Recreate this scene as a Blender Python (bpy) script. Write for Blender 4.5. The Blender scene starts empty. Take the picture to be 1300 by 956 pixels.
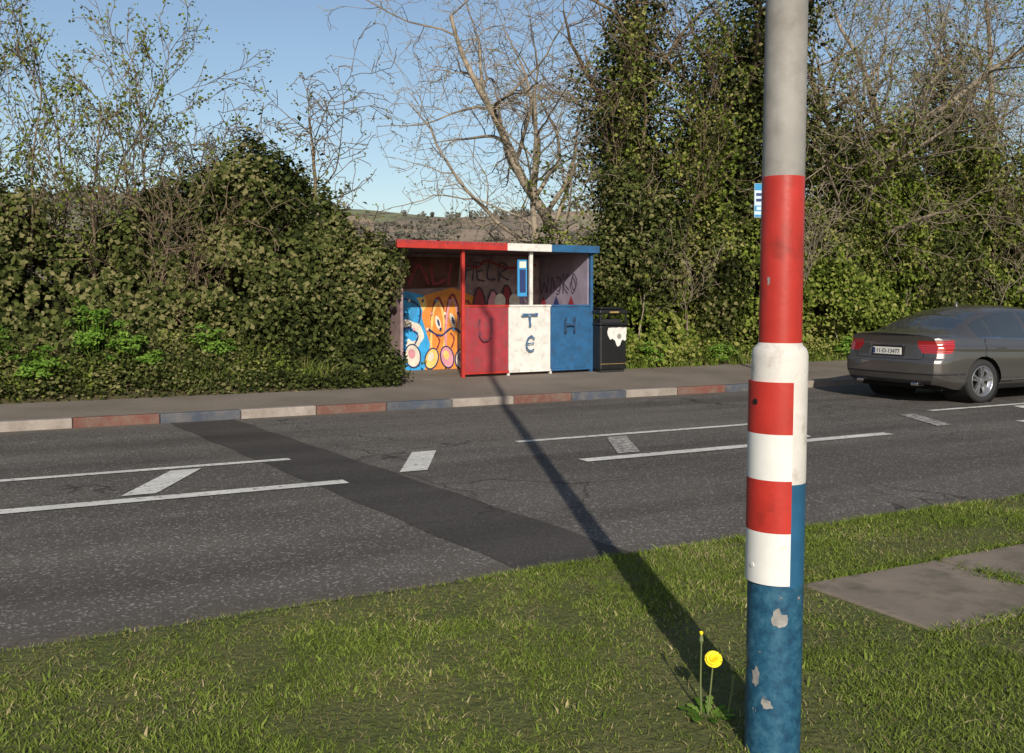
import bpy, math, random
import numpy as np
from mathutils import Vector, Matrix, Quaternion
random.seed(7); rng=np.random.default_rng(11)
scene=bpy.context.scene
scene.view_settings.view_transform='Standard'
try: scene.view_settings.look='None'
except: pass
scene.view_settings.exposure=0

# ------------------------------------------------------------------ helpers
def link(ob,parent=None):
    scene.collection.objects.link(ob)
    if parent: ob.parent=parent
    return ob
def empty(name,loc=(0,0,0),rz=0):
    e=bpy.data.objects.new(name,None); e.empty_display_size=.2
    e.location=loc; e.rotation_euler=(0,0,rz); return link(e)
def obj(name,me,parent=None):
    return link(bpy.data.objects.new(name,me),parent)
def mesh_np(name,V,F,mats,midx=None,smooth=False,parent=None):
    V=np.asarray(V,dtype=np.float32); F=np.asarray(F,dtype=np.int32); k=F.shape[1]
    me=bpy.data.meshes.new(name)
    me.vertices.add(len(V)); me.vertices.foreach_set('co',V.ravel())
    me.loops.add(F.size); me.loops.foreach_set('vertex_index',F.ravel())
    me.polygons.add(len(F)); me.polygons.foreach_set('loop_start',np.arange(0,F.size,k,dtype=np.int32))
    try: me.polygons.foreach_set('loop_total',np.full(len(F),k,dtype=np.int32))
    except Exception: pass
    for m in (mats if isinstance(mats,(list,tuple)) else [mats]): me.materials.append(m)
    if midx is not None: me.polygons.foreach_set('material_index',np.asarray(midx,dtype=np.int32))
    if smooth: me.polygons.foreach_set('use_smooth',np.ones(len(F),dtype=bool))
    me.update(calc_edges=True); me.validate()
    return obj(name,me,parent)
def mesh_py(name,V,F,mats,midx=None,parent=None,smooth=False):
    me=bpy.data.meshes.new(name); me.from_pydata(V,[],F)
    for m in (mats if isinstance(mats,(list,tuple)) else [mats]): me.materials.append(m)
    if midx:
        for p,i in zip(me.polygons,midx): p.material_index=i
    if smooth:
        for p in me.polygons: p.use_smooth=True
    me.update(); return obj(name,me,parent)
def box(name,x0,x1,y0,y1,z0,z1,mat,parent=None,bev=0.0):
    V=[(x,y,z) for x in(x0,x1) for y in(y0,y1) for z in(z0,z1)]
    F=[(0,1,3,2),(4,6,7,5),(0,4,5,1),(2,3,7,6),(0,2,6,4),(1,5,7,3)]
    o=mesh_py(name,V,F,mat,parent=parent)
    if bev>0:
        b=o.modifiers.new('b','BEVEL'); b.width=bev; b.segments=2
    return o
def lathe(name,prof,n,mats,midx=None,parent=None,caps=True,axis='z'):
    V=[];F=[];M=[]
    for r,z in prof:
        for i in range(n):
            a=2*math.pi*i/n
            if axis=='z': V.append((r*math.cos(a),r*math.sin(a),z))
            else: V.append((r*math.cos(a),z,r*math.sin(a)))
    for j in range(len(prof)-1):
        for i in range(n):
            k=(i+1)%n; F.append((j*n+i,j*n+k,(j+1)*n+k,(j+1)*n+i)); M.append(midx[j] if midx else 0)
    return mesh_py(name,V,F,mats,M,parent,smooth=True)
_lat={}
def vn(x,y,seed=0):
    if seed not in _lat: _lat[seed]=np.random.default_rng(100+seed).random((128,128))
    L=_lat[seed]; x=np.asarray(x,float); y=np.asarray(y,float)
    xi=np.floor(x).astype(int); yi=np.floor(y).astype(int); fx=x-xi; fy=y-yi
    fx=fx*fx*(3-2*fx); fy=fy*fy*(3-2*fy)
    a=L[xi%128,yi%128]; b=L[(xi+1)%128,yi%128]; c=L[xi%128,(yi+1)%128]; d=L[(xi+1)%128,(yi+1)%128]
    return (a*(1-fx)+b*fx)*(1-fy)+(c*(1-fx)+d*fx)*fy
def fbm(x,y,seed=0,o=3):
    s=0;a=1;t=0
    for i in range(o):
        s=s+a*vn(np.asarray(x)*2**i+17*i,np.asarray(y)*2**i+5*i,seed+i); t+=a; a*=.5
    return s/t

# ------------------------------------------------------------------ materials
class NT:
    def __init__(s,name):
        s.m=bpy.data.materials.new(name); s.m.use_nodes=True; s.t=s.m.node_tree
        s.b=s.t.nodes['Principled BSDF']; s.out=s.t.nodes['Material Output']
    def n(s,t,**kw):
        x=s.t.nodes.new(t)
        for k,v in kw.items(): setattr(x,k,v)
        return x
    def l(s,a,b): s.t.links.new(a,b)
    def coord(s,scale=(1,1,1),kind='Object'):
        c=s.n('ShaderNodeTexCoord'); mp=s.n('ShaderNodeMapping'); mp.inputs['Scale'].default_value=scale
        s.l(c.outputs[kind],mp.inputs[0]); return mp.outputs[0]
    def noise(s,v,scale,detail=4,rough=.55,dist=0):
        x=s.n('ShaderNodeTexNoise'); x.inputs['Scale'].default_value=scale; x.inputs['Detail'].default_value=detail
        x.inputs['Roughness'].default_value=rough; x.inputs['Distortion'].default_value=dist
        s.l(v,x.inputs['Vector']); return x.outputs['Fac']
    def ramp(s,f,stops,interp='LINEAR'):
        r=s.n('ShaderNodeValToRGB'); cr=r.color_ramp; cr.interpolation=interp
        while len(cr.elements)<len(stops): cr.elements.new(.5)
        for e,(p,c) in zip(cr.elements,stops):
            e.position=p; e.color=(*c,1) if len(c)==3 else c
        s.l(f,r.inputs[0]); return r.outputs[0]
    def mix(s,f,a,b,mode='MIX'):
        m=s.n('ShaderNodeMix'); m.data_type='RGBA'; m.blend_type=mode
        for idx,v in ((0,f),(6,a),(7,b)):
            if hasattr(v,'is_output'): s.l(v,m.inputs[idx])
            elif idx==0: m.inputs[0].default_value=v
            else: m.inputs[idx].default_value=(*v,1)
        return m.outputs[2]
    def math(s,op,a,b=0.0):
        m=s.n('ShaderNodeMath',operation=op)
        for i,v in enumerate((a,b)):
            if hasattr(v,'is_output'): s.l(v,m.inputs[i])
            else: m.inputs[i].default_value=v
        return m.outputs[0]
    def bump(s,h,strength=.3,dist=.01):
        b=s.n('ShaderNodeBump'); b.inputs['Strength'].default_value=strength; b.inputs['Distance'].default_value=dist
        s.l(h,b.inputs['Height']); s.l(b.outputs[0],s.b.inputs['Normal'])
    def base(s,c):
        if hasattr(c,'is_output'): s.l(c,s.b.inputs['Base Color'])
        else: s.b.inputs['Base Color'].default_value=(*c,1)
    def diffuse(s,c,trans=0):
        d=s.n('ShaderNodeBsdfDiffuse'); s.l(c,d.inputs[0]); o=d.outputs[0]
        if trans>0:
            t=s.n('ShaderNodeBsdfTranslucent'); s.l(c,t.inputs[0]); mx=s.n('ShaderNodeMixShader'); mx.inputs[0].default_value=trans
            s.l(o,mx.inputs[1]); s.l(t.outputs[0],mx.inputs[2]); o=mx.outputs[0]
        s.l(o,s.out.inputs[0]); s.t.nodes.remove(s.b); return s.m
    def set(s,rough=.6,metal=0,spec=.5,coat=0):
        s.b.inputs['Roughness'].default_value=rough; s.b.inputs['Metallic'].default_value=metal
        s.b.inputs['Specular IOR Level'].default_value=spec; s.b.inputs['Coat Weight'].default_value=coat
        return s
def G(v): return (v,v,v)
def simple(name,c,rough=.6,metal=0,spec=.5,var=.15,scale=6,coat=0,bump=0,dirt=None):
    a=NT(name); v=a.coord(); f=a.noise(v,scale,5,.6)
    lo=tuple(x*(1-var) for x in c); hi=tuple(min(1,x*(1+var)) for x in c)
    col=a.ramp(f,[(.3,lo),(.7,hi)])
    if dirt:
        f2=a.noise(v,dirt[1],6,.7); k=a.ramp(f2,[(dirt[2],G(0)),(dirt[2]+dirt[3],G(1))]); col=a.mix(k,col,dirt[0])
    a.base(col); a.set(rough,metal,spec,coat)
    if bump: a.bump(a.noise(v,scale*8,4),bump,.004)
    return a.m
def matte(name,c,var=.4,scale=5,detail=2):
    a=NT(name); v=a.coord(); f=a.noise(v,scale,detail); return a.diffuse(a.ramp(f,[(.3,tuple(x*(1-var) for x in c)),(.7,tuple(x*(1+var) for x in c))]))

def asphalt(name,dark,light,agg=.2,thr=.66,edge=False):
    a=NT(name); v=a.coord()
    big=a.noise(v,.45,5,.65,.4); fine=a.noise(v,60,3,.7); grit=a.n('ShaderNodeTexVoronoi'); grit.inputs['Scale'].default_value=75
    a.l(v,grit.inputs['Vector'])
    c1=a.ramp(big,[(.3,dark),(.7,light)])
    c2=a.ramp(fine,[(.3,G(.6)),(.7,G(1.35))]); c=a.mix(1,c1,c2,'MULTIPLY')
    sp=a.ramp(grit.outputs['Color'],[(thr,G(0)),(thr+.1,G(1))]); 
    c=a.mix(sp,c,(agg,agg*.94,agg*.86))
    v2=a.coord((.10,1.5,1)); tr=a.noise(v2,1.0,3,.5); k=a.ramp(tr,[(.35,G(.78)),(.65,G(1.2))]); c=a.mix(1,c,k,'MULTIPLY')
    vo=a.n('ShaderNodeTexVoronoi',feature='DISTANCE_TO_EDGE'); vo.inputs['Scale'].default_value=.55
    wv=a.n('ShaderNodeVectorMath',operation='MULTIPLY_ADD'); dn=a.n('ShaderNodeTexNoise'); dn.inputs['Scale'].default_value=2.2; dn.inputs['Detail'].default_value=6; a.l(v,dn.inputs['Vector'])
    a.l(dn.outputs['Color'],wv.inputs[0]); wv.inputs[1].default_value=(.9,.9,0); a.l(v,wv.inputs[2]); a.l(wv.outputs[0],vo.inputs['Vector'])
    ck=a.ramp(vo.outputs['Distance'],[(.004,G(1)),(.010,G(0))]); gate=a.ramp(a.noise(v,.35,2),[(.50,G(0)),(.56,G(.7))]); ck=a.mix(1,ck,gate,'MULTIPLY')
    c=a.mix(ck,c,(.022,.020,.018))
    if edge:
        sx=a.n('ShaderNodeSeparateXYZ'); a.l(v,sx.inputs[0]); n2=a.noise(v,3.5,6,.7)
        d=a.math('ADD',sx.outputs[1],a.math('MULTIPLY',n2,-.9)); k=a.ramp(a.math('SUBTRACT',d,3.7),[(.45,G(.75)),(.85,G(0))])
        c=a.mix(k,c,(.125,.105,.075))
        k2=a.ramp(a.math('SUBTRACT',a.math('ADD',sx.outputs[1],a.math('MULTIPLY',n2,.5)),12.0),[(.45,G(0)),(.85,G(.7))]); c=a.mix(k2,c,(.13,.11,.085))
    a.base(c); a.set(.88,0,.25); a.bump(fine,.7,.005); return a.m
M_road=asphalt('asphalt',(.076,.067,.058),(.108,.096,.083),.22,.74,True)
M_trench=asphalt('asphalt_patch',(.045,.040,.036),(.060,.054,.048),.12,.85)
def pave():
    a=NT('pavement_tarmac'); v=a.coord(); b=a.noise(v,.9,5,.6); f=a.noise(v,70,3,.7)
    c=a.ramp(b,[(.3,(.145,.12,.094)),(.7,(.215,.18,.145))]); c=a.mix(1,c,a.ramp(f,[(.3,G(.65)),(.7,G(1.3))]),'MULTIPLY')
    a.base(c); a.set(.9,0,.3); a.bump(f,.6,.005); return a.m
M_pave=pave()
def worn(name,c,under,thr=.56,scale=9,soft=.08,rough=.65,detail=8):
    a=NT(name); v=a.coord(); f=a.noise(v,scale,detail,.7); k=a.ramp(f,[(thr,G(0)),(thr+soft,G(1))])
    f3=a.noise(v,2.2,4); cc=a.ramp(f3,[(.3,tuple(x*.75 for x in c)),(.7,c)])
    a.base(a.mix(k,cc,under)); a.set(rough,0,.4); a.bump(f,.25,.003); return a.m
M_line=worn('road_paint_white',(.68,.66,.60),(.11,.10,.09),.54,16,.12)
M_linef=worn('road_paint_faded',(.50,.47,.43),(.090,.082,.073),.43,16,.15)
M_kr=worn('kerb_red',(.155,.058,.042),(.155,.125,.10),.42,5,.3,.85); M_kb=worn('kerb_blue',(.058,.072,.10),(.135,.12,.105),.42,5,.3,.85)
M_kw=worn('kerb_white',(.33,.285,.25),(.17,.14,.115),.42,5,.3,.85)
M_red=simple('paint_red',(.40,.030,.022),.45,0,.4,.2,5,0,0,((.16,.02,.02),8,.6,.15)); M_redp=simple('panel_red',(.31,.035,.045),.6,0,.3,.2,4,0,0,((.20,.055,.06),6,.46,.25))
M_white=simple('paint_white',(.62,.60,.56),.55,0,.3,.1,5,0,0,((.36,.31,.26),6,.52,.25))
M_blue=simple('paint_blue',(.022,.095,.21),.5,0,.35,.2,4,0,0,((.03,.05,.09),7,.50,.25))
M_bluelt=simple('paint_light_blue',(.04,.25,.50),.5)
M_dark=simple('dark_metal',(.02,.02,.02),.5); M_black=simple('black_plastic',(.010,.010,.010),.4)
M_galv=simple('galvanised_grey',(.27,.255,.235),.7,.1,.35,.2,4,0,.12,((.18,.165,.145),7,.46,.3))
def poleblue():
    a=NT('peeling_blue'); v=a.coord(); f=a.noise(v,9,5,.55,.5); k=a.ramp(f,[(.655,G(0)),(.665,G(1))])
    c=a.ramp(a.noise(v,26,5,.7),[(.3,(.006,.028,.060)),(.5,(.014,.075,.135)),(.75,(.05,.14,.20))])
    u=a.ramp(a.noise(v,40,4),[(.35,(.18,.17,.15)),(.7,(.30,.28,.25))])
    a.base(a.mix(k,c,u)); a.set(.5,0,.4); a.bump(k,.8,.003); return a.m
M_pb=poleblue()
M_pbu=simple('pole_blue_upper',(.018,.088,.17),.45,0,.4,.2,9)
M_pred=simple('pole_red',(.38,.026,.018),.4,0,.45,.15,7,0,.15,((.20,.02,.015),10,.55,.2))
M_pwh=simple('pole_white',(.56,.53,.49),.5,0,.4,.1,10,0,.15,((.33,.29,.25),12,.54,.2))
M_dwh=simple('door_white',(.64,.63,.60),.45,0,.4,.06,10,0,0,((.5,.47,.42),14,.6,.15))

def leafmat(name,stops,trans=0,clump=.9,amp=1.2):
    a=NT(name); g=a.n('ShaderNodeNewGeometry'); v=a.coord()
    n=a.noise(v,clump,2,.6)
    m=a.n('ShaderNodeMath',operation='MULTIPLY_ADD'); a.l(n,m.inputs[0]); m.inputs[1].default_value=amp; m.inputs[2].default_value=-amp/2
    s=a.n('ShaderNodeMath',operation='ADD'); a.l(g.outputs['Random Per Island'],s.inputs[0]); a.l(m.outputs[0],s.inputs[1])
    return a.diffuse(a.ramp(s.outputs[0],stops),trans)
M_ivy=leafmat('ivy_leaves',[(0,(.015,.021,.008)),(.4,(.040,.051,.014)),(.75,(.076,.088,.026)),(1,(.16,.145,.065))],0,.8,1.7)
M_hedge=leafmat('hedge_leaves',[(0,(.022,.034,.007)),(.35,(.070,.098,.016)),(.7,(.132,.165,.029)),(1,(.21,.205,.065))],0,.7,1.9)
M_young=leafmat('young_leaves',[(0,(.09,.12,.022)),(.5,(.16,.20,.04)),(1,(.24,.26,.08))],.3)
M_pars=leafmat('verge_plant_leaves',[(0,(.06,.13,.018)),(.5,(.12,.22,.03)),(1,(.20,.30,.06))],.2)
M_grass=leafmat('grass_blades',[(0,(.055,.080,.015)),(.4,(.108,.152,.026)),(.8,(.155,.205,.038)),(.93,(.20,.21,.065)),(1,(.32,.27,.14))],0,1.6,1.0)
M_dry=leafmat('dry_grass',[(0,(.07,.075,.025)),(.5,(.12,.11,.042)),(1,(.22,.18,.09))])
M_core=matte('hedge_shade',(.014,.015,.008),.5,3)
M_bark=matte('bark',(.165,.125,.085),.45,4)
M_barkp=matte('bark_pale',(.24,.20,.15),.4,4)
def soil(name,a1,a2,sc=3):
    a=NT(name); v=a.coord(); f=a.noise(v,sc,6,.7); a.base(a.ramp(f,[(.3,a1),(.7,a2)])); a.set(.95,0,.15); a.bump(a.noise(v,30,4),.8,.02); return a.m
M_soil=soil('turf',(.070,.088,.024),(.13,.125,.050)); M_bank=soil('bank_soil',(.045,.038,.02),(.085,.075,.035))

# ------------------------------------------------------------------ world, sun, camera
D=Vector((.387*math.cos(math.radians(26)),.922*math.cos(math.radians(26)),-math.sin(math.radians(26))))
w=bpy.data.worlds.new('World'); scene.world=w; w.use_nodes=True
sky=w.node_tree.nodes.new('ShaderNodeTexSky'); sky.sky_type='NISHITA'; sky.sun_disc=False
sky.sun_elevation=math.radians(26); sky.sun_rotation=math.radians(202.8); sky.air_density=1.0; sky.dust_density=.9; sky.ozone_density=1.3
bg=w.node_tree.nodes['Background']; bg.inputs[1].default_value=.115
w.node_tree.links.new(sky.outputs[0],bg.inputs[0])
sl=bpy.data.lights.new('sun','SUN'); sl.energy=5.0; sl.angle=math.radians(.5); sl.color=(1,.92,.80)
so=link(bpy.data.objects.new('sun',sl)); so.rotation_euler=D.to_track_quat('-Z','Y').to_euler(); so.location=(-5,-12,9)
cam=bpy.data.cameras.new('camera'); cam.lens=35; cam.sensor_width=36; cam.shift_y=-45/1300; cam.clip_end=6000; cam.clip_start=.05
co=link(bpy.data.objects.new('camera',cam)); co.location=(0,0,1.5)
co.rotation_euler=(math.radians(90-2.4),0,math.radians(-27.8)); scene.camera=co

# ------------------------------------------------------------------ terrain
def hillz(X,Y):
    R=np.hypot(X-8,Y-14); t=np.clip((R-110)/560,0,1); t=t*t*(3-2*t)
    return t*(50+46*(fbm(X/210+9,Y/210+3,3)-.5))*np.clip((Y+200)/500,0.1,1) -.06-np.clip((R-25)/60,0,1)*2*(1-t)
def leaf_mesh(name,C,N,S,mat,asp=.8,parent=None,spread=1.0,fold=.12):
    n=len(C); N=N+rng.normal(0,spread*.55,(n,3)); N/=np.linalg.norm(N,axis=1)[:,None]+1e-9
    r=rng.normal(0,1,(n,3)); u=np.cross(N,r); u/=np.linalg.norm(u,axis=1)[:,None]+1e-9; v=np.cross(N,u)
    S=np.asarray(S)[:,None]
    V=np.stack([C-u*S*.5,C+v*S*asp*.5+N*S*fold-u*S*.08,C+u*S*.5,C-v*S*asp*.5+N*S*fold-u*S*.08],1).reshape(-1,3)
    F=np.arange(4*n).reshape(n,4); return mesh_np(name,V,F,mat,parent=parent)
def terrain():
    rs=np.concatenate([[0,20,45,80],np.linspace(110,1100,90),[2000,3500]]); na=360
    ang=np.linspace(0,2*np.pi,na,endpoint=False)
    R,A=np.meshgrid(rs,ang,indexing='ij'); X=8+R*np.cos(A); Y=14+R*np.sin(A)
    V=np.stack([X,Y,hillz(X,Y)],-1).reshape(-1,3)
    n=len(rs); I=np.arange(n-1)[:,None]*na; J=np.arange(na)[None,:]; K=(J+1)%na
    F=np.stack([I+J,I+na+J,I+na+K,I+K],-1).reshape(-1,4)
    a=NT('fields'); v=a.coord(); vo=a.n('ShaderNodeTexVoronoi'); vo.inputs['Scale'].default_value=.014
    dn=a.n('ShaderNodeTexNoise'); dn.inputs['Scale'].default_value=.01; a.l(v,dn.inputs['Vector'])
    mv=a.n('ShaderNodeVectorMath',operation='MULTIPLY_ADD'); a.l(dn.outputs['Color'],mv.inputs[0]); mv.inputs[1].default_value=(60,60,0); a.l(v,mv.inputs[2])
    a.l(mv.outputs[0],vo.inputs['Vector'])
    c=a.ramp(vo.outputs['Color'],[(.1,(.16,.18,.10)),(.3,(.30,.23,.17)),(.5,(.18,.20,.12)),(.7,(.34,.26,.20)),(.9,(.22,.18,.14))])  # field colours kept desaturated, standing in for distance haze
    tn=a.noise(v,.05,6,.7); k2=a.ramp(tn,[(.50,G(0)),(.60,G(.85))]); c=a.mix(k2,c,(.12,.11,.095))
    a.diffuse(c)
    mesh_np('ground_hills',V,F,a.m,smooth=True)
    C=[]; r2=np.random.default_rng(5)
    for _ in range(150):
        d=r2.uniform(190,640); an=r2.uniform(math.radians(35),math.radians(125)); x0=8+d*math.cos(an); y0=14+d*math.sin(an); dirr=r2.uniform(-.6,.6)
        m=int(r2.uniform(5,20))
        for q in range(m):
            x=x0+q*7*math.cos(dirr)+r2.normal(0,2); y=y0+q*7*math.sin(dirr)+r2.normal(0,2); h=r2.uniform(1.5,6.5)
            n=26; dd=r2.normal(0,1,(n,3)); dd/=np.linalg.norm(dd,axis=1)[:,None]
            C.append(np.array([x,y,float(hillz(np.array([x]),np.array([y]))[0])+h*.5])+dd*np.array([h*.55,h*.55,h*.5])*r2.uniform(.5,1,(n,1)))
    C=np.concatenate(C); mm=matte('distant_tree_leaves',(.105,.10,.08),.35,.2)
    leaf_mesh('distant_trees',C,np.tile([0,-.6,.5],(len(C),1)),rng.uniform(1.1,2.2,len(C)),mm)
def strip(name,xs,ys,zf,mat,smooth=True,parent=None):
    X,Y=np.meshgrid(xs,ys,indexing='ij'); Z=zf(X,Y); V=np.stack([X,Y,Z],-1).reshape(-1,3); ny=len(ys)
    i=np.arange(len(xs)-1)[:,None]*ny; j=np.arange(ny-1)[None,:]
    F=np.stack([i+j,i+ny+j,i+ny+j+1,i+j+1],-1).reshape(-1,4)
    return mesh_np(name,V,F,mat,smooth=smooth,parent=parent)
terrain()
strip('road',np.linspace(-80,140,23),np.linspace(4.2,12.65,4),lambda X,Y:0*X,M_road)
strip('road_trench_patch',np.linspace(0,1,2),np.linspace(4.3,12.55,40),lambda X,Y:0*X+.004,M_trench)
for v in bpy.data.objects['road_trench_patch'].data.vertices:
    y=v.co.y; cx=2.98-(y-4.8)*.085; v.co.x=cx+(.38 if v.co.x>.5 else -.40)+.012*math.sin(y*5.1+v.co.x*4)
mk=empty('road_markings')
def quadm(name,pts,mat,z=.008): return mesh_py(name,[(x,y,z) for x,y in pts],[tuple(range(len(pts)))],mat,parent=mk)
def hseg(x0,x1,y,wd,mat=M_line,name='line'): quadm(name,[(x0,y-wd/2),(x1,y-wd/2),(x1,y+wd/2),(x0,y+wd/2)],mat)
for k in range(-5,12):
    x0=-1.42+k*6.29; 
    hseg(x0,x0+4.0,7.82,.165); hseg(x0+.02,x0+3.9,9.17,.11)
for k in range(-12,30):
    x0=1.0+k*2.26; mt=M_linef if k in(2,4,7) else M_line
    wd=.13
    quadm('hatch',[(x0-wd,8.02),(x0+wd,8.02),(x0+.52+wd,9.02),(x0+.52-wd,9.02)],mt)
def vz(X,Y):
    t=np.clip((4.62+.02*X-Y)/.22,0,1); t=t*t*(3-2*t)
    return -.03+.13*t+.02*(fbm(X*1.3,Y*1.3,20)-.5)*t
strip('grass_verge',np.linspace(-12,24,240),np.concatenate([np.linspace(-14,1,16),np.linspace(1.1,4.7,60)]),vz,M_soil)
strip('grass_verge_far',np.array([-80,-12.0]),np.array([-40,4.6]),lambda X,Y:0*X+.06,M_soil)
strip('grass_verge_far.001',np.array([24,140.0]),np.array([-40,4.6]),lambda X,Y:0*X+.06,M_soil)
strip('grass_verge_far.002',np.array([-12,24.0]),np.array([-40,-14]),lambda X,Y:0*X+.08,M_soil)
M_conc=simple('concrete',(.19,.155,.12),.9,0,.3,.2,3,0,.5,((.11,.095,.065),5,.48,.22))
path=empty('concrete_path')
x=3.5
for i in range(6):
    L=[.98,1.25,1.6,1.6,1.6,1.6][i]
    box('slab',x,x+L-.03,2.80+.01*i,3.60+.005*i,.02,.112+.004*(i%2),M_conc,path,.012); x+=L
kerb=empty('kerb'); mats=[M_kr,M_kb,M_kw]; M_kc=simple('kerb_concrete',(.2,.17,.145),.9)
for k in range(-30,75):
    x0=.86+k*.97; m=mats[k%3] if k<=11 else M_kc
    box('kerb_stone',x0+.004,x0+.966,12.6,12.73,-.1,.115+random.uniform(-.005,.005),m,kerb,.014)
def pz(X,Y): return .105+np.clip((Y-12.7)/2.8,0,1.2)*.085
strip('pavement',np.linspace(-60,110,60),np.array([12.725,13.3,14,14.7,15.4,16,17.2]),pz,M_pave)
def bz(X,Y):
    t=np.clip((Y-14.35)/1.9,0,1); left=np.clip((5.4-X)/1.5,0,1); 
    tr=np.clip((Y-15.55)/1.5,0,1)*np.clip((X-10.6)/.8,0,1)
    return pz(X,Y)-.03+.03*np.minimum(1,(t>0)*1.)*left+(.62*t**.8)*left+.35*tr+.12*(fbm(X*1.5,Y*1.5,30)-.4)*np.maximum(left*np.minimum(t*5,1),np.minimum(tr*4,1))
strip('hedge_bank',np.linspace(-30,60,400),np.linspace(14.3,19.5,40),bz,M_bank)

# ------------------------------------------------------------------ foliage
def hedge(name,xa,xb,Hf,Yf,n,size,mat,coremat,gap=.3,depth=2.4,seed=0,disp=.75,base=None,hv=1.0):
    par=empty(name)
    def surf(X,s,inner=0):
        H=Hf(X)-inner*.9+(fbm(X*.9,X*0+3.3,77+seed)-.5)*hv
        fr=s<1
        z=np.where(fr,s*H,H); y=Yf(X)+inner+.75*np.clip(s,0,1)**4+np.where(fr,0,(s-1)*depth)
        q=np.where(fr,s*H,H+(s-1)*depth)
        nz=fbm(X*.75,q*.75,40+seed,3)-.5; n2=vn(X*2.7,q*2.7,50+seed)-.5
        d=(nz*2*disp+n2*.35)
        k=np.clip((s-.75)/.35,0,1)
        y=y-d*(1-k)*np.clip(.35+s*2,0,1); z=z+d*k*(1.1-inner)
        return y,z,k,q
    X=rng.uniform(xa,xb,n); s=rng.uniform(0,1.5,n)**.95
    y,z,k,q=surf(X,s)
    deep=rng.random(n)<.2
    dep=np.where(deep,rng.uniform(.1,.55,n),rng.exponential(.13,n)-.10)
    spray=(rng.random(n)<.10); dep=np.where(spray,-rng.exponential(.16,n),dep)
    y=y+dep*(1-k); z=z-dep*k*1.4+rng.normal(0,.05,n)*(1+k*1.5)
    X=X+rng.normal(0,.03,n)
    g=vn(X*5,q*5,60+seed)*.5+vn(X*1.9,q*1.9,61+seed)*.5
    keep=((g>gap)|(deep&(rng.random(n)<.6)))&(z>0)
    X,y,z,k=X[keep],y[keep],z[keep],k[keep]
    zb=(base(X,y) if base is not None else .1); C=np.stack([X,y,z+zb],1)
    N=np.stack([0*X-.15,-(1-k)-.25,.35+k],1)
    S=rng.uniform(.6,1.45,len(X))*size
    leaf_mesh('leaves',C,N,S,mat,parent=par)
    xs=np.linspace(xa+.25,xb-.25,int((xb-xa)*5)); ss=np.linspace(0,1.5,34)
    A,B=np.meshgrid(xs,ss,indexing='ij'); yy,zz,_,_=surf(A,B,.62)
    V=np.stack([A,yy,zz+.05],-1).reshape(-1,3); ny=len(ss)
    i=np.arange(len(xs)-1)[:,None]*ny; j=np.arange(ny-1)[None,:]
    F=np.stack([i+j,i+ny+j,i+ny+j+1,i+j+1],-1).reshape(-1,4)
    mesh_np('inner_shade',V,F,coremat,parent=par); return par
def sm(xs,ys):
    xs=np.array(xs,float); ys=np.array(ys,float)
    gx=np.linspace(xs[0],xs[-1],600); gy=np.interp(gx,xs,ys); kk=np.ones(15)/15; gy=np.convolve(np.pad(gy,7,'edge'),kk,'valid')
    return lambda X: np.interp(X,gx,gy)
HL=sm([-12,-3,0,1.5,2.6,3.3,3.9,4.4,4.9,5.5,5.9],[2.9,2.8,2.3,2.4,2.2,2.8,3.2,3.2,2.8,2.2,1.8])
YL=sm([-12,3.5,5.2,5.9],[15.95,15.9,15.45,15.5])
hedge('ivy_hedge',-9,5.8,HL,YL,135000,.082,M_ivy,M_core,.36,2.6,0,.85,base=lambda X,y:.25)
HR=sm([10.2,11,12.5,14,16,20,26,60],[2.1,2.5,2.8,3.0,3.3,3.6,4.0,4.2])
YR=sm([10.2,10.8,14,60],[16.7,16.3,16.2,16.2])
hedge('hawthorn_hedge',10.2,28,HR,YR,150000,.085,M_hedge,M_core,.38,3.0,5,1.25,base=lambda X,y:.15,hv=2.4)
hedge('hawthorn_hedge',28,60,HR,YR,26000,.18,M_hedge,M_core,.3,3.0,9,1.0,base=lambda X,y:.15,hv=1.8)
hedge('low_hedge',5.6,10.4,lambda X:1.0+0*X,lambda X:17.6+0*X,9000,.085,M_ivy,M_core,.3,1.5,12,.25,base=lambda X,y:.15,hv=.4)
def blob(c,r,n,size,hollow=.5):
    d=rng.normal(0,1,(n,3)); d/=np.linalg.norm(d,axis=1)[:,None]
    rad=(hollow+(1-hollow)*rng.random(n)**.5)*(1+1.1*(vn(d[:,0]*2.2+c[0]*3+9,d[:,1]*2.2+d[:,2]*2.2+c[1]+9,70)-.5))
    return np.array(c)+d*rad[:,None]*np.array(r),d,rng.uniform(.6,1.4,n)*size
def blobs(name,lst,mat,parent=None):
    A=[blob(*b) for b in lst]
    return leaf_mesh(name,np.concatenate([a[0] for a in A]),np.concatenate([a[1] for a in A])+np.array([0,-.3,.3]),np.concatenate([a[2] for a in A]),mat,parent=parent)
blobs('ivy_bush',[((5.30,15.35,1.2),(.50,.42,1.2),4500,.075),((5.50,15.25,2.0),(.40,.38,.5),2400,.07),((4.4,15.4,1.1),(1.0,.5,1.0),4000,.075),((5.3,15.05,.45),(.7,.35,.35),2200,.07),((5.90,15.10,2.1),(.16,.12,.3),350,.055),((3.9,16.3,3.2),(.8,.8,.7),3000,.08),((3.2,16.6,2.9),(.6,.7,.5),1400,.08),((2.0,16.4,2.4),(.5,.5,.6),900,.08),((.3,16.4,2.7),(.7,.5,.6),1300,.08)],M_ivy)
blobs('ivy_bush',[((10.9,16.5,2.1),(.6,.5,.9),2200,.08),((12.0,16.3,2.6),(.7,.5,1.1),2600,.085),((13.4,16.1,2.0),(.7,.4,1.3),2200,.085),((16.8,16.2,2.6),(1.0,.4,1.2),2400,.09),((20.5,16.1,2.2),(1.1,.4,1.3),2400,.09),((11.3,16.6,3.6),(.5,.5,.7),1300,.085)],M_ivy)
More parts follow.
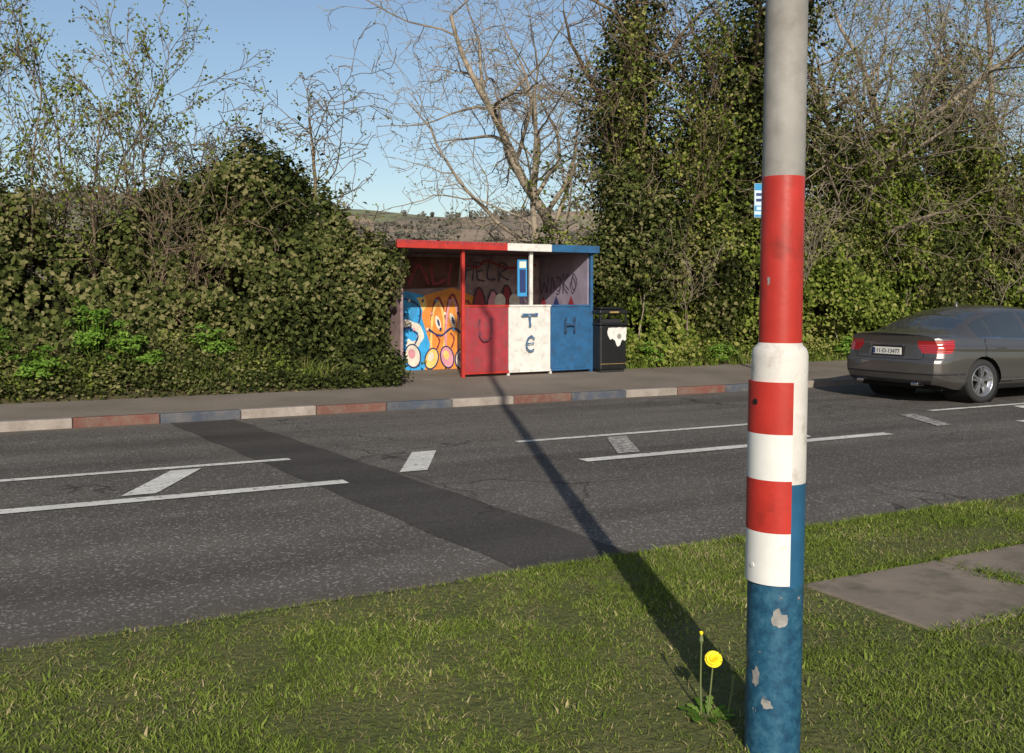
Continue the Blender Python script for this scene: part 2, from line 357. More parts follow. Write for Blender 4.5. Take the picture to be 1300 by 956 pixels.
def cover(name,xa,xb,ya,yb,n,size,mat,hgt=.12,seed=0,thr=.4):
    X=rng.uniform(xa,xb,n); Y=rng.uniform(ya,yb,n); k=fbm(X*1.1,Y*1.6,80+seed)>thr; X=X[k];Y=Y[k]
    Z=bz(X,Y)+rng.random(len(X))*hgt*(.4+vn(X*2.5,Y*2.5,83)*1.6)
    return leaf_mesh(name,np.stack([X,Y,Z],1),np.stack([0*X,0*X-.5,0*X+1],1),rng.uniform(.6,1.3,len(X))*size,mat)
cover('ivy_ground_cover',-6,5.7,14.30,16.3,46000,.06,M_ivy,.26,0,.22)
cover('ivy_ground_cover',-6,5.2,14.40,15.6,12000,.055,M_hedge,.30,6,.50)
cover('ivy_ground_cover',10.6,27,15.55,16.6,24000,.065,M_hedge,.25,4,.33)
def blades(name,X,Y,Z,h,wd,mat,lean=.5,parent=None,bias=(0,0)):
    n=len(X); a=rng.uniform(0,2*np.pi,n); wx=np.cos(a)*wd; wy=np.sin(a)*wd
    lx=rng.normal(bias[0],lean,n)*h; ly=rng.normal(bias[1],lean,n)*h
    b=np.stack([X,Y,Z],1); wv=np.stack([wx,wy,0*wx],1)/2
    mid=b+np.stack([lx*.35,ly*.35,h*.55],1); tip=b+np.stack([lx,ly,h*.95],1)
    V=np.stack([b-wv,b+wv,mid+wv*.8,tip,mid-wv*.8],1).reshape(-1,3)
    i=np.arange(n)*5
    F4=np.stack([i,i+1,i+2,i+4],1)
    me=bpy.data.meshes.new(name)
    me.vertices.add(5*n); me.vertices.foreach_set('co',V.astype(np.float32).ravel())
    li=np.concatenate([F4,np.stack([i+4,i+2,i+3],1)],1).ravel().astype(np.int32)
    me.loops.add(7*n); me.loops.foreach_set('vertex_index',li)
    me.polygons.add(2*n); ls=np.stack([np.arange(n)*7,np.arange(n)*7+4],1).ravel().astype(np.int32)
    me.polygons.foreach_set('loop_start',ls)
    try: me.polygons.foreach_set('loop_total',np.tile(np.array([4,3],dtype=np.int32),n))
    except Exception: pass
    me.materials.append(mat); me.update(calc_edges=True); me.validate(); return obj(name,me,parent)
def lawn(name,xa,xb,ya,yb,n,hs,wd,mat,seed=0):
    X=rng.uniform(xa,xb,n); Y=rng.uniform(ya,yb,n)
    ns=fbm(X*1.6,Y*1.6,90); fine=vn(X*6,Y*6,91)
    k=(Y<4.60+.02*X+.05*(vn(X*5,0*X,95)-.5))&~((X>3.46)&(X<12)&(Y>2.79)&(Y<3.61))&(rng.random(n)<np.clip((ns-.30)*4+(fine-.5)*.9,.22,1))
    r=(X-2.14)**2+(Y-2.32)**2; k&=r>.0081
    k&=~((((X-2.25)/.16)**2+((Y-2.78)/.12)**2<1)&(rng.random(n)<.8))
    X,Y,ns,fine=X[k],Y[k],ns[k],fine[k]; h=hs*rng.uniform(.5,1.3,len(X))*(.4+ns*.8+fine*.4)
    h*=1+.7*np.clip((Y-4.4)/.15,0,1)
    return blades(name,X,Y,vz(X,Y)-.004,h,wd*rng.uniform(.6,1.3,len(X)),mat,.8)
lawn('grass',-1.2,9,1.5,4.65,350000,.021,.0042,M_grass)
lawn('grass',-8,20,-1.5,4.65,50000,.028,.010,M_grass)
X=rng.uniform(-1,8,22000);Y=rng.uniform(1.6,4.6,22000);kk=~((X>3.46)&(Y>2.79)&(Y<3.61))&(fbm(X*1.6,Y*1.6,90)<.52); X=X[kk];Y=Y[kk]
blades('dry_grass_thatch',X,Y,vz(X,Y),rng.uniform(.010,.026,len(X)),rng.uniform(.003,.005,len(X)),M_dry,1.4)
X=np.concatenate([rng.normal(4.47,.05,500),rng.uniform(3.45,9,2500),rng.uniform(3.45,9,2500)]);Y=np.concatenate([rng.normal(3.2,.12,500),rng.normal(2.80,.02,2500),rng.normal(3.61,.02,2500)])
blades('slab_weeds',X,Y,0*X+.10,rng.uniform(.02,.045,len(X)),0*X+.005,M_grass,.8)
X=rng.uniform(-5,5.6,9000);Y=rng.uniform(14.5,15.8,9000);kk=fbm(X*1.3,Y*1.3,97)>.50;X=X[kk];Y=Y[kk]
blades('bank_grass',X,Y,bz(X,Y),rng.uniform(.10,.34,len(X)),0*X+.011,M_grass,.5)
X=rng.uniform(-5,5.6,5000);Y=rng.uniform(14.6,15.8,5000);kk=fbm(X*1.3,Y*1.3,99)>.52;X=X[kk];Y=Y[kk]
blades('bank_dry_grass',X,Y,bz(X,Y)+.05,rng.uniform(.10,.30,len(X)),0*X+.010,M_dry,.6)
X=rng.uniform(10.6,28,12000);Y=rng.uniform(15.5,16.2,12000);kk=fbm(X*1.3,Y*1.3,98)>.45;X=X[kk];Y=Y[kk]
blades('bank_grass',X,Y,bz(X,Y),rng.uniform(.08,.25,len(X)),0*X+.012,M_grass,.5)
def tubes(name,segs,mat,k=4,parent=None):
    P0=np.array([s[0] for s in segs],float); P1=np.array([s[1] for s in segs],float); R0=np.array([s[2] for s in segs]); R1=np.array([s[3] for s in segs])
    d=P1-P0; d/=np.linalg.norm(d,axis=1)[:,None]+1e-9
    ref=np.where(np.abs(d[:,2:3])<.9,np.array([[0,0,1.]]),np.array([[1.,0,0]])); u=np.cross(d,ref); u/=np.linalg.norm(u,axis=1)[:,None]+1e-9; v=np.cross(d,u)
    rings=[]
    for i in range(k):
        a=2*math.pi*i/k; o=u*math.cos(a)+v*math.sin(a); rings.append((P0+o*R0[:,None],P1+o*R1[:,None]))
    V=np.stack([r[0] for r in rings]+[r[1] for r in rings],1).reshape(-1,3); n=len(segs); b=np.arange(n)*2*k
    F=np.concatenate([np.stack([b+i,b+(i+1)%k,b+k+(i+1)%k,b+k+i],1) for i in range(k)],0)
    return mesh_np(name,V,F,mat,smooth=True,parent=parent)
def parsley(x,y,r,h):
    p=empty('cow_parsley',(x,y,float(bz(np.array([x]),np.array([y]))[0])))
    st=[];C=[];N=[];S=[]
    for i in range(int(36*r/.4)):
        a=random.uniform(0,6.28); q=r*math.sqrt(random.random()); hh=h*(1-.55*(q/r)**2)*random.uniform(.5,1.15)
        top=np.array([math.cos(a)*q,math.sin(a)*q,hh])
        st.append((Vector((math.cos(a)*q*.3,math.sin(a)*q*.3,0)),Vector(top),.007,.004))
        for j in range(22):
            C.append(top+np.array([random.gauss(0,.05),random.gauss(0,.05),random.gauss(0,.02)])); N.append([math.cos(a)*.4,math.sin(a)*.4-.3,1]); S.append(random.uniform(.04,.085))
    leaf_mesh('leaves',np.array(C),np.array(N),np.array(S),M_pars,.6,p,.7)
    tubes('stems',st,M_pars,3,p)
for a in [(.62,14.75,.38,.5),(1.40,15.3,.30,.8),(1.72,15.0,.30,.7),(2.0,14.8,.22,.4),(2.95,15.1,.28,.65),(.1,15.3,.2,.5),(-1.5,15,.4,.6),(11.3,15.8,.3,.4),(13.1,15.8,.3,.4),(14.6,15.75,.35,.35),(16.5,15.8,.4,.4),(1.25,15.5,.22,1.0)]: parsley(*a)

# ------------------------------------------------------------------ trees
def rv(): return Vector((random.gauss(0,1),random.gauss(0,1),random.gauss(0,1)))
def grow(segs,tips,p,d,L,r,lvl,c):
    n=max(2,int(round(L/c['seg'][lvl]))); sl_=L/n; r0=r; start=c.get('start',[.25,.15,.1,.1,.1,0])[lvl]
    for i in range(n):
        d=(d+rv()*c['wob'][lvl]+Vector((0,0,1))*c['up'][lvl]).normalized(); q=p+d*sl_
        r1=max(c['rmin'],r*(1-(i+1)/n*c['tap'])); segs.append((tuple(p),tuple(q),r0,r1,lvl)); p=q; r0=r1
        if lvl<c['max'] and (i+1)/n>start:
            m=c['kids'][lvl]; m=int(m)+(random.random()<m-int(m))
            for _ in range(m):
                ax=rv().cross(d)
                if ax.length<1e-3: continue
                ax.normalize(); an=math.radians(random.uniform(*c['ang'])); dd=Matrix.Rotation(an,3,ax)@d
                grow(segs,tips,p.copy(),dd,L*c['lr'][lvl]*random.uniform(.6,1.25)*(1-.35*(i+1)/n),max(c['rmin'],r1*c['rr']*random.uniform(.7,1)),lvl+1,c)
    tips.append((tuple(p),tuple(d)))
BARE=dict(seg=[.45,.35,.24,.18,.16],wob=[.10,.16,.2,.22,.25],up=[.05,.03,.03,.02,.0],tap=.75,rmin=.006,max=4,kids=[1.0,.95,1.0,.85,0],ang=(28,65),lr=[.55,.5,.48,.5],rr=.6)
def tree(name,x,y,z,H,r,cfg,bark,lean=(0,0),ivy=None,tipleaf=None,k=3):
    p=empty(name,(x,y,z)); segs=[];tips=[]
    grow(segs,tips,Vector((0,0,0)),Vector((lean[0],lean[1],1)).normalized(),H,r,0,cfg)
    thick=[s for s in segs if s[2]>.03]; thin=[s for s in segs if s[2]<=.03]
    if thick: tubes('limbs',thick,bark,8,p)
    tubes('branches',thin,bark,k,p)
    if ivy:
        n,rad,zmax,size,mt,minr=ivy
        big=[s for s in segs if s[2]>minr and s[0][2]<zmax]
        w_=np.array([np.linalg.norm(np.array(s[1])-np.array(s[0]))*(.3+s[2]*12) for s in big]); w_/=w_.sum()
        idx=rng.choice(len(big),n,p=w_); t=rng.random(n)[:,None]
        A=np.array([s[0] for s in big])[idx];B=np.array([s[1] for s in big])[idx]; dr=rng.normal(0,1,(n,3)); dr/=np.linalg.norm(dr,axis=1)[:,None]
        c0=A*(1-t)+B*t; lump=.3+1.4*vn(c0[:,2]*1.6+dr[:,0]*1.2+20,c0[:,0]*1.6+dr[:,1]*1.2+20,110)
        C=c0+dr*(rad*lump*(.5+.5*rng.random(n)**.5))[:,None]
        leaf_mesh('ivy',C,dr+np.array([0,0,.3]),rng.uniform(.6,1.4,n)*size,mt,parent=p)
    if tipleaf:
        m,size,sp,mt,frac=tipleaf; T=[t for t in tips if random.random()<frac]
        TT=np.array([t[0] for t in T]); C=np.repeat(TT,m,0)+rng.normal(0,sp,(len(TT)*m,3))
        leaf_mesh('leaves',C,np.tile([0,-.2,.6],(len(C),1)),rng.uniform(.5,1.3,len(C))*size,mt,parent=p,spread=1.5)
SAP=dict(BARE,kids=[1.1,1.0,.8,.5,0],seg=[.35,.25,.18,.14,.1],ang=(20,50),up=[.08,.07,.05,.03,0],rmin=.006,max=3,lr=[.38,.5,.5,.5])
for (x,y,h) in [(-.3,17,5.0),(.5,16.9,5.6),(.95,17.4,5.0),(1.4,17,5.4),(1.9,17.3,4.7),(2.4,17,4.4),(2.9,17.2,3.8),(-1.5,17.2,5.2),(-3,17.3,5),(-5,17.2,5.3),(0.1,17.6,5.0),(.75,16.8,4.6),(1.65,16.8,4.4)]:
    tree('sapling',x,y,.2,h,.035,SAP,M_bark,(random.uniform(-.12,.12),0),None,(6,.06,.07,M_young,.75))
HAW=dict(BARE,kids=[1.5,1.0,.9,.6,0],wob=[.2,.26,.3,.3,.3],ang=(35,80),up=[.03,.0,.0,0,0],rmin=.007,max=4,seg=[.3,.25,.18,.14,.12],lr=[.5,.5,.48,.45])
for (x,y,h,r,l) in [(3.9,17,4.7,.09,(-.1,0)),(4.6,17.3,4.8,.08,(.25,0)),(3.3,17.2,4.3,.06,(-.2,0)),(5.0,17.0,3.6,.06,(.3,0))]:
    tree('hawthorn_tree',x,y,.2,h,r,HAW,M_bark,l,None,(2,.05,.04,M_young,.35))
SHR=dict(BARE,kids=[1.5,1.1,.8,.5,0],seg=[.25,.2,.14,.12,.1],rmin=.006,max=3,ang=(20,60),lr=[.45,.5,.5,.5])
for i in range(6):
    tree('bare_shrub',2.2+i*.17+random.uniform(-.2,.2),16.1+random.uniform(-.2,.3),.5,random.uniform(2.2,3.0),.02,SHR,M_bark,(random.uniform(-.3,.3),-.1))
for i in range(9):
    tree('bare_shrub',11.2+i*1.5+random.uniform(-.4,.4),16.4+random.uniform(-.2,.3),.3,random.uniform(2.6,3.8),.022,SHR,M_barkp,(random.uniform(-.3,.3),-.15))
ASH=dict(BARE,kids=[1.15,1.0,.9,.6,0],start=[.22,.15,.1,.1,0],lr=[.52,.52,.5,.5])
THIN=dict(ASH,kids=[.9,.8,.75,.5,0],max=3,rmin=.008)
tree('ivy_covered_tree',12.9,18.4,.1,9.5,.22,THIN,M_bark,(.0,0),(22000,.72,9.2,.09,M_ivy,.045),(2,.04,.03,M_young,.3))
tree('ash_tree',12.3,18.8,.1,8.5,.17,dict(ASH,ang=(40,80)),M_barkp,(-.30,0),None,(1,.05,.03,M_young,.4))
tree('ash_tree',11.4,18.3,.1,6.0,.12,dict(ASH,ang=(40,80),up=[.0,.0,.02,.02,0]),M_barkp,(-.75,0),None,(1,.05,.03,M_young,.4))
tree('ivy_covered_tree',15.4,18.6,.1,10,.24,THIN,M_bark,(.03,0),(30000,.95,9.5,.095,M_ivy,.04),(2,.04,.03,M_young,.4))
tree('ivy_covered_tree',14.1,18.9,.1,9.5,.17,THIN,M_bark,(.05,0),(11000,.6,8,.09,M_ivy,.05),(2,.05,.03,M_young,.4))
for (x,y,h,r,l) in [(17.3,18.2,9.5,.16,.05),(19.5,18.4,10,.18,-.1),(22.3,18.2,10,.16,.05),(27,18.6,10,.18,0),(31,18.6,10,.18,0),(36,18.6,10,.18,0)]:
    tree('ash_tree',x,y,.1,h,r,ASH if x in(17.3,) else THIN,M_barkp,(l,0),(6500,.6,5.5,.11,M_hedge,.05),(3,.07,.06,M_young,.6))
tree('ivy_covered_tree',24.3,18.5,.1,8.8,.2,THIN,M_bark,(0,0),(20000,.85,8.5,.12,M_ivy,.045),(2,.05,.03,M_young,.4))
for i in range(11):
    x=11.2+i*1.5; tree('leafy_shrub',x+random.uniform(-.3,.3),17.0+random.uniform(-.4,.4),.3,random.uniform(4.0,5.8),.03,SAP,M_bark,(random.uniform(-.25,.15),-.05),None,(8,.08,.10,M_hedge,.9))
lst=[]
for i in range(22):
    x=random.uniform(13.2,29); lst.append(((x,random.uniform(17,18.2),random.uniform(3.4,5.6)),(random.uniform(.5,1.1),.7,random.uniform(.4,.9)),500,.095,.2))
blobs('hedge_crown',lst,M_hedge)

# ------------------------------------------------------------------ lamp post
lean=math.radians(.5)
lp=empty('lamp_post',(2.14,2.32,.08)); 
rgt=Vector((.8846,-.4664,0)); ax=Vector((0,0,1)).cross(rgt); lp.rotation_mode='QUATERNION'
lp.rotation_quaternion=Quaternion(ax,lean)
def zz(z): return z-.08
lathe('base_blue',[(.0845,-.3),(.0845,zz(.63))],48,M_pb,parent=lp)
lathe('lower_blue',[(.0845,zz(.63)),(.0845,zz(.942))],48,M_pbu,parent=lp)
lathe('lower_white',[(.0847,zz(.942)),(.0847,zz(1.325)),(.083,zz(1.34)),(.078,zz(1.352)),(.069,zz(1.360)),(.0648,zz(1.368))],48,M_pwh,parent=lp)
lathe('red_band',[(.0648,zz(1.368)),(.0638,zz(1.871))],48,M_pred,parent=lp)
lathe('grey_shaft',[(.0636,zz(1.871)),(.060,zz(3.5)),(.048,zz(8.0))],48,M_galv,parent=lp)
vd=math.atan2(-2.32,-2.14)
def shell(name,a0,a1,z0,z1,r0,r1,mat,n=26):
    V=[];F=[]
    for i in range(n+1):
        a=a0+(a1-a0)*i/n
        for (r,z) in ((r0,z0),(r1,z0),(r1,z1),(r0,z1)): V.append((r*math.cos(a),r*math.sin(a),z))
    for i in range(n):
        b=i*4
        for j in range(4): F.append((b+j,b+(j+1)%4,b+4+(j+1)%4,b+4+j))
    F+= [(0,1,2,3),(n*4+3,n*4+2,n*4+1,n*4)]
    return mesh_py(name,V,F,mat,parent=lp)
def dirang(off): return vd+math.radians(off)
A0=dirang(27); A1=dirang(-102)
for (za,zb,m) in [(.637,.7955,M_dwh),(.7955,.9545,M_pred),(.9545,1.094,M_dwh),(1.094,1.251,M_pred)]:
    shell('door_cover',A0,A1,zz(za),zz(zb),.0835,.0925,m)
def poledisc(name,off,z,r,rad,mat):
    a=dirang(off); n=Vector((math.cos(a),math.sin(a),0)); t=Vector((-n.y,n.x,0)); V=[tuple(n*rad+t*r*math.cos(k*math.pi/8)+Vector((0,0,zz(z)+r*math.sin(k*math.pi/8)))) for k in range(16)]
    V2=[tuple(Vector(v)+n*.004) for v in V]; F=[tuple(range(16,32))]+[(k,(k+1)%16,16+(k+1)%16,16+k) for k in range(16)]
    mesh_py(name,V+V2,F,mat,parent=lp)
poledisc('door_lock',-48,1.19,.009,.091,M_black)
poledisc('door_lock_lower',-48,.69,.007,.091,M_dwh)
def chip(off,z,w_,h_,rad,mat,seed):
    r_=random.Random(seed); V=[];n=16
    for k in range(n):
        a=6.283*k/n; q=r_.uniform(.55,1.1); aa=dirang(off)+(w_*q*math.cos(a))/rad; V.append((rad*math.cos(aa),rad*math.sin(aa),zz(z)+h_*q*math.sin(a)))
    mesh_py('paint_chip',V,[tuple(range(n))],mat,parent=lp)
M_primer=simple('primer_grey',(.24,.23,.215),.6,0,.3,.25,30)
chip(-35,1.555,.006,.016,.0652,M_primer,1); chip(8,.535,.026,.034,.0860,M_primer,2); chip(-38,.35,.018,.035,.0860,M_primer,3); chip(-12,.27,.02,.022,.0860,M_primer,4)
box('lamp_arm',-.03,.03,-.02,1.1,7.86,7.94,M_galv,lp,.01)
ln=lathe('lantern',[(0.001,-.07),(.1,-.05),(.14,0),(.12,.06),(.001,.09)],24,M_galv,parent=lp); ln.location=(0,1.35,7.9); ln.scale=(.9,2.2,1)

# ------------------------------------------------------------------ dandelion
dd=empty('dandelion',(2.12,2.61,.09))
M_yel=simple('dandelion_yellow',(.85,.66,.02),.6,0,.3,.15,60); M_stem=simple('stem_green',(.14,.17,.06),.6)
HZ=.205
tubes('stem',[((0,0,0),(.006,-.008,.1),.003,.003),((.006,-.008,.1),(.012,-.015,HZ),.003,.0025)],M_stem,6,dd)
V=[];F=[]; hd=Vector((-.45,-.6,.65)).normalized(); hq=Vector((0,0,1)).rotation_difference(hd)
for L in range(4):
    n=28; 
    for i in range(n):
        a=6.283*(i+random.random()*.5)/n; el=[.0,.35,.75,1.15][L]; ln_=[.029,.025,.019,.012][L]; d=Vector((math.cos(a)*math.cos(el),math.sin(a)*math.cos(el),math.sin(el))); t=Vector((-math.sin(a),math.cos(a),0))*.003
        d.rotate(hq); t.rotate(hq)
        b=Vector((.012,-.015,HZ)); s=len(V); V+=[tuple(b-t*.5),tuple(b+t*.5),tuple(b+d*ln_+t),tuple(b+d*ln_-t)]; F.append((s,s+1,s+2,s+3))
mesh_py('flower_head',V,F,M_yel,parent=dd)
tubes('bud_stem',[((-.01,.02,0),(-.014,.02,.12),.003,.003),((-.014,.02,.12),(-.012,.02,.25),.003,.0025),((-.012,.02,.25),(-.012,.02,.262),.004,.008),((-.012,.02,.262),(-.012,.02,.285),.008,.004)],M_stem,8,dd)
tubes('bud_tip',[((-.012,.02,.283),(-.012,.02,.291),.0055,.007)],M_yel,8,dd)
tubes('second_stem',[((.05,-.04,0),(.07,-.04,.09),.003,.003),((.07,-.04,.09),(.078,-.04,.15),.003,.006)],M_stem,6,dd)
V=[];F=[]
for i in range(12):
    a=6.283*i/12+random.random()*.3; L=random.uniform(.08,.14); d=Vector((math.cos(a),math.sin(a),.5)).normalized(); t=Vector((-math.sin(a),math.cos(a),0))
    s=len(V); pts=[(0,.003),(.3,.006),(.4,.013),(.5,.006),(.6,.015),(.7,.008),(.85,.015),(1,.002)]
    for (f,wd) in pts:
        c=d*L*f+Vector((0,0,-.05*f*f*L*4)); V+=[tuple(c+t*wd),tuple(c-t*wd)]
    for j in range(len(pts)-1): F.append((s+2*j,s+2*j+1,s+2*j+3,s+2*j+2))
mesh_py('leaf_rosette',V,F,M_pars,parent=dd)

# ------------------------------------------------------------------ bus shelter
sh=empty('bus_shelter',(5.95,15.12,.17),math.radians(3.0)); W=3.76; DP=1.75; H=2.29
M_inner=simple('shelter_inner_paint',(.32,.23,.22),.7,0,.3,.4,1.6,0,0,((.17,.10,.13),3,.46,.22))
M_innershade=simple('shelter_inner_shade',(.12,.055,.045),.8,0,.2,.6,2)
M_ceil=simple('shelter_ceiling',(.08,.06,.06),.8)
def gm(n,c,v=.2): return simple(n,c,.6,0,.3,v,8,0,0,(tuple(x*.6+.05 for x in c),5,.60,.15))
M_or=gm('graffiti_orange',(.68,.25,.05)); M_cy=gm('graffiti_cyan',(.04,.33,.66)); M_pk=gm('graffiti_pink',(.62,.28,.32))
M_ye=gm('graffiti_yellow',(.72,.50,.16)); M_bk=simple('graffiti_black',(.02,.02,.03),.6); M_lil=gm('graffiti_lilac',(.36,.30,.46))
M_dkr=simple('graffiti_dark_red',(.24,.025,.035),.6); M_navy=simple('graffiti_navy',(.015,.03,.12),.6); M_cream=gm('graffiti_cream',(.68,.62,.52))
box('back_wall_left',0.05,1.95,DP-.05,DP,.0,H-.1,M_inner,sh)
box('back_wall_right',1.953,W-.05,DP-.05,DP,.0,H-.1,M_inner,sh)
box('left_wall',0,.047,.05,DP,.0,H-.1,M_inner,sh)
M_sidew=simple('shelter_side_paint',(.27,.235,.30),.7,0,.3,.3,2)
box('right_wall',W-.047,W,.06,DP,.06,H-.1,M_sidew,sh)
box('right_wall_outer',W+.001,W+.012,.06,DP,.06,H-.1,M_blue,sh)
box('floor_slab',-.02,W+.02,-.02,DP+.1,-.16,.012,M_conc,sh)
box('bench_seat',2.0,W-.06,DP-.42,DP-.052,.45,.50,M_redp,sh,.005)
xp=1.13; pw=(W-.03-xp)/3
for i,(m,nm) in enumerate([(M_redp,'panel_red'),(M_white,'panel_white'),(M_blue,'panel_blue')]):
    box(nm,xp+.02+i*pw,xp+.02+(i+1)*pw-.012,0,.03,.10,1.20,m,sh)
for (xx,m,z0_) in [(xp-.03,M_red,-.04),(W-.03,M_blue,-.04)]:
    box('post',xx,xx+.055,-.02,.045,z0_,H-.13,m,sh,.006)
box('post_white',xp+2*pw-.42+.0,xp+2*pw-.36,-.012,.04,1.22,H-.13,M_white,sh,.006)
for i,m in enumerate([M_red,M_white,M_blue]):
    box('rail_top',xp+.025+i*pw,xp+.02+(i+1)*pw-.002,-.018,.045,1.202,1.235,m,sh,.004)
    box('rail_bottom',xp+.025+i*pw,xp+.02+(i+1)*pw-.002,-.014,.042,.06,.098,m,sh,.004)
box('leg',xp+1*pw,xp+1*pw+.04,0,.04,-.04,.058,M_white,sh); box('leg',xp+2*pw,xp+2*pw+.04,0,.04,-.04,.058,M_white,sh)
box('roof_deck',-.10,W+.07,-.05,DP+.06,H-.128,H-.03,M_ceil,sh)
def fascia(nm,x0,x1,m,y=-.115): box(nm,x0,x1,y,-.053,H-.13,H,m,sh,.008)
fascia('fascia_red',-.12,1.93,M_red); fascia('fascia_white',1.932,2.83,M_white); fascia('fascia_blue',2.832,W+.1,M_blue)
for i in range(26):
    x0=-.1+i*.075+random.uniform(-.02,.02)
    if x0<1.85:
        hh=random.uniform(.015,.06); mesh_py('paint_run',[(x0,-.1165,H-.012),(x0+.07,-.1165,H-.012),(x0+.055,-.1165,H-.012-hh),(x0+.02,-.1165,H-.02-hh*.7)],[(0,1,2,3)],M_dkr if i%3 else M_redp,parent=sh)
box('fascia_side',W+.073,W+.10,-.05,DP+.06,H-.135,H-.002,M_blue,sh,.006)
box('roof_felt',-.1,W+.07,-.05,DP+.06,H-.028,H-.012,M_dark,sh)
xt=xp+2*pw-.62
box('timetable_frame',xt,xt+.19,.07,.10,1.38,2.02,M_bluelt,sh,.005); box('timetable_glass',xt+.035,xt+.155,.062,.069,1.45,1.85,M_navy,sh); box('timetable_head',xt+.03,xt+.16,.062,.069,1.88,1.99,M_cream,sh)
LY=[0]
def place(plane,x,z,off):
    if plane=='back': return (x,DP-.052-off,z)
    if plane=='front': return (x,-.002-off,z)
    if plane=='right': return (W-.049-off,x,z)
def poly(plane,pts,m,nm='graffiti'):
    LY[0]+=1; off=.002+.0006*LY[0]; mesh_py(nm,[place(plane,x,z,off) for x,z in pts],[tuple(range(len(pts)))],m,parent=sh)
def ell(plane,cx,cz,rx,rz,m,rot=0):
    c_,s_=math.cos(rot),math.sin(rot)
    poly(plane,[(cx+rx*math.cos(a)*c_-rz*math.sin(a)*s_,cz+rx*math.cos(a)*s_+rz*math.sin(a)*c_) for a in [k*math.pi/14 for k in range(28)]],m)
def stroke(plane,pts,wd,m,nm='graffiti_line',off=None):
    LY[0]+=1; off=.002+.0006*LY[0] if off is None else off
    P=[Vector((a,b)) for a,b in pts]; Q=[]
    for i in range(len(P)-1):
        p0=P[max(i-1,0)];p1=P[i];p2=P[i+1];p3=P[min(i+2,len(P)-1)]
        for k in range(5):
            t=k/5; Q.append(.5*((2*p1)+(-p0+p2)*t+(2*p0-5*p1+4*p2-p3)*t*t+(-p0+3*p1-3*p2+p3)*t**3))
    Q.append(P[-1]); V=[];F=[]
    for i,q in enumerate(Q):
        d=(Q[min(i+1,len(Q)-1)]-Q[max(i-1,0)]); d=d.normalized() if d.length>0 else Vector((1,0)); n=Vector((-d.y,d.x))*wd/2*(1+.25*math.sin(i*1.7))
        V+=[place(plane,*(q+n),off),place(plane,*(q-n),off)]
    for i in range(len(Q)-1): F.append((2*i,2*i+1,2*i+3,2*i+2))
    mesh_py(nm,V,F,m,parent=sh)
def egg(cx,cz,rx,rz,m,m2,rot=0):
    ell('back',cx,cz,rx+.025,rz+.025,M_navy,rot); ell('back',cx,cz,rx,rz,m,rot); ell('back',cx-.02,cz+rz*.2,rx*.5,rz*.45,m2,rot)
S0=.22
poly('back',[(.06,.02),(1.0+S0,.02),(1.12+S0,.5),(.95+S0,1.0),(1.0+S0,1.40),(.5,1.55),(.06,1.5)],M_cy)
poly('back',[(1.0+S0,.02),(2.6,.02),(2.5,1.3),(1.8,1.55),(1.0+S0,1.40),(.95+S0,1.0),(1.12+S0,.5)],M_or)
def sh_(p): return [(x+S0,z) for x,z in p]
stroke('back',sh_([(.15,1.2),(.5,1.42),(.8,1.25),(.72,.98),(.5,1.0),(.52,1.18),(.65,1.15)]),.12,M_bluelt); stroke('back',sh_([(.2,1.1),(.5,1.34),(.9,1.2),(.85,.85),(.5,.85),(.4,1.05)]),.035,M_navy)
stroke('back',sh_([(.4,.75),(.65,.9),(.92,.75),(.85,.52),(.65,.55)]),.12,M_cream); stroke('back',sh_([(.4,.66),(.65,.80),(.87,.68),(.80,.50)]),.03,M_navy)
stroke('back',sh_([(.45,.55),(.62,.3),(.9,.12)]),.06,M_navy)
stroke('back',sh_([(.3,1.0),(.35,.6),(.3,.2)]),.09,M_bluelt)
poly('back',sh_([(.85,1.36),(.98,1.1),(1.05,1.2),(1.02,1.38)]),M_ye); poly('back',sh_([(.3,.6),(.5,.5),(.45,.3),(.3,.35)]),M_lil)
for (cx,wd,h,m2) in [(1.50,.13,1.36,M_ye),(1.80,.13,1.42,M_pk),(2.10,.14,1.30,M_ye)]:
    pts=[(cx-wd,.35),(cx-wd*1.15,h*.5),(cx-wd*.8,h*.85),(cx,h),(cx+wd*.8,h*.85),(cx+wd*1.1,h*.5),(cx+wd*.8,.3)]
    poly('back',pts,M_or); stroke('back',pts,.045,M_dkr); stroke('back',[(a_*.97+.03*cx,b_*.93) for a_,b_ in pts],.045,m2)
    ell('back',cx,h*.66,wd*.40,h*.10,M_cream,.3); ell('back',cx+.01,h*.66,wd*.18,h*.05,M_navy,.3)
    stroke('back',[(cx-.05,h*.5),(cx+.03,h*.42),(cx-.03,h*.3)],.03,M_dkr)
stroke('back',[(1.3,.78),(1.55,.66),(1.8,.80),(2.1,.64),(2.4,.75)],.035,M_navy)
egg(.98,.30,.14,.20,M_cream,M_pk,.2); egg(1.36,.24,.12,.18,M_ye,M_cream,-.3); egg(1.68,.26,.12,.19,M_pk,M_ye,.25); egg(1.98,.22,.12,.17,M_cream,M_lil,-.1); egg(.66,.20,.11,.14,M_ye,M_or)
for i in range(18): 
    cx=.55+i*.09; ell('back',cx,1.05+.3*math.sin(i*2.1),.022,.03,[M_cream,M_pk,M_cy,M_navy][i%4])
poly('back',[(.3,1.5),(1.9,1.56),(1.95,2.1),(.3,2.1)],M_innershade)  # roof shade on the upper back wall, painted as a dark red-brown sheet
for s in ([(.9,1.6),(1.1,1.95),(1.3,1.6)],[(1.35,1.95),(1.4,1.62),(1.65,1.7)],[(1.7,1.6),(1.75,2.0)]): stroke('back',s,.05,M_dkr)
M_tag=simple('graffiti_tag',(.06,.045,.08),.7,0,.3,.4,14)
